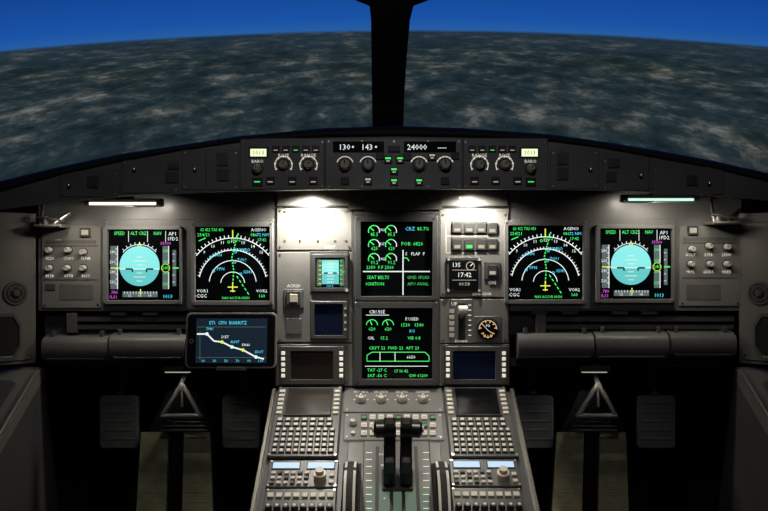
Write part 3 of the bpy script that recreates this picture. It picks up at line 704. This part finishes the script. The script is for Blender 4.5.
vs_=N('ShaderNodeSeparateColor'); lk(vo.outputs['Color'],vs_.inputs[0])
mix=math_('ADD',math_('ADD',math_('MULTIPLY',n1,.50),math_('MULTIPLY',n2,.26)),math_('ADD',math_('MULTIPLY',n3,.19),math_('MULTIPLY',vs_.outputs[0],.05)))
rp=N('ShaderNodeValToRGB'); lk(mix,rp.inputs[0]); e=rp.color_ramp.elements
e[0].position=.40; e[0].color=(.008,.015,.020,1); e[1].position=.65; e[1].color=(.15,.16,.155,1)
k=e.new(.46); k.color=(.012,.023,.030,1); k=e.new(.515); k.color=(.020,.034,.040,1); k=e.new(.56); k.color=(.050,.060,.062,1)
tint=N('ShaderNodeMapRange'); lk(noise(1.7,5,.6,.3),tint.inputs[0]); tint.inputs[1].default_value=.52; tint.inputs[2].default_value=.66; tint.inputs[4].default_value=.6
mt=N('ShaderNodeMixRGB'); mt.blend_type='MULTIPLY'; lk(tint.outputs[0],mt.inputs[0]); lk(rp.outputs[0],mt.inputs[1]); mt.inputs[2].default_value=(1.1,.86,.66,1)
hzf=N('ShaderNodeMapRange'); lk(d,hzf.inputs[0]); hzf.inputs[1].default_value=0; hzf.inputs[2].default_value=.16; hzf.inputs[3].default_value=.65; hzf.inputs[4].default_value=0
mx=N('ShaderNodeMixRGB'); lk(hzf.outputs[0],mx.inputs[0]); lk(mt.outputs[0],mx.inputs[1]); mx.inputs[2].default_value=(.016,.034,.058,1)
sk=N('ShaderNodeMapRange'); lk(d,sk.inputs[0]); sk.inputs[1].default_value=0; sk.inputs[2].default_value=-.4
sr=N('ShaderNodeValToRGB'); lk(sk.outputs[0],sr.inputs[0]); e=sr.color_ramp.elements
e[0].position=0; e[0].color=(.020,.11,.36,1); e[1].position=1; e[1].color=(.005,.045,.26,1); k=e.new(.2); k.color=(.010,.085,.38,1)
sel=N('ShaderNodeMapRange'); wob=math_('ADD',d,math_('MULTIPLY',math_('SUBTRACT',noise(.25,2,.5),.5),.03)); lk(wob,sel.inputs[0]); sel.inputs[1].default_value=-.006; sel.inputs[2].default_value=.012
mx2=N('ShaderNodeMixRGB'); lk(sel.outputs[0],mx2.inputs[0]); lk(sr.outputs[0],mx2.inputs[1]); lk(mx.outputs[0],mx2.inputs[2])
em=N('ShaderNodeEmission'); lk(mx2.outputs[0],em.inputs[0]); em.inputs[1].default_value=1.0; out=N('ShaderNodeOutputMaterial'); lk(em.outputs[0],out.inputs[0])
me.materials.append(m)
# ================================================================ LIGHTS
def spot(name,loc,tgt,power,size,blend,col,rad):
    l=bpy.data.lights.new(name,'SPOT'); l.energy=power; l.spot_size=math.radians(size); l.spot_blend=blend; l.color=col; l.shadow_soft_size=rad
    o=bpy.data.objects.new(name,l); o.location=loc; o.rotation_euler=(Vector(tgt)-Vector(loc)).to_track_quat('-Z','Y').to_euler(); sc.collection.objects.link(o)
WARM=(1,.88,.72)
for i,(L,px) in enumerate(((L1,310),(L2,472))):
    spot('flood_light',L,at(px,300,0),6.0 if i==0 else 3.4,150,.6,(1,.94,.82),.012)
for (px,py,pw) in ((124,206,.40),(660,202,.34)):
    l=bpy.data.lights.new('strip_light','AREA'); l.shape='RECTANGLE'; l.size=.16; l.size_y=.01; l.energy=pw; l.color=(1,.92,.78)
    o=bpy.data.objects.new('strip_light',l); o.location=at(px,py+1,.095); o.rotation_euler=(at(px,300,-.0)-o.location).to_track_quat('-Z','Y').to_euler(); sc.collection.objects.link(o)
for (px,py,tx) in ((60,212,66),(712,209,712)):
    spot('side_panel_spot',at(px,py,.09),at(tx,265,0),.22,110,.8,(1,.9,.75),.012)  # small spots aimed at the outer side panels, no lamp body modelled
for px in (178,594):
    spot('footwell_fill',at(px,371,-.03),at(px,470,-.07),.55,130,.8,(1,.93,.75),.015)  # added fill spots for the foot plates, standing in for spill light
spot('overhead_pedestal_light',(0.02,-.75,2.0),tuple(at(392,460,.15)),28,31,.7,WARM,.03)
spot('overhead_dome_light',(0.0,-1.3,2.0),tuple(at(392,300,0)),5.4,95,.9,(.97,.96,1),.06)
w=bpy.data.worlds.new('world'); sc.world=w; w.use_nodes=True; w.node_tree.nodes['Background'].inputs[0].default_value=(.5,.65,1,1); w.node_tree.nodes['Background'].inputs[1].default_value=.01
# ================================================================ CAMERA
c=bpy.data.cameras.new('camera'); c.sensor_width=36; c.lens=F/768*36; c.clip_start=.02
o=bpy.data.objects.new('camera',c); sc.collection.objects.link(o)
o.matrix_world=Matrix((( X.x,V.x,WV.x,CAM.x),(X.y,V.y,WV.y,CAM.y),(X.z,V.z,WV.z,CAM.z),(0,0,0,1)))
sc.camera=o
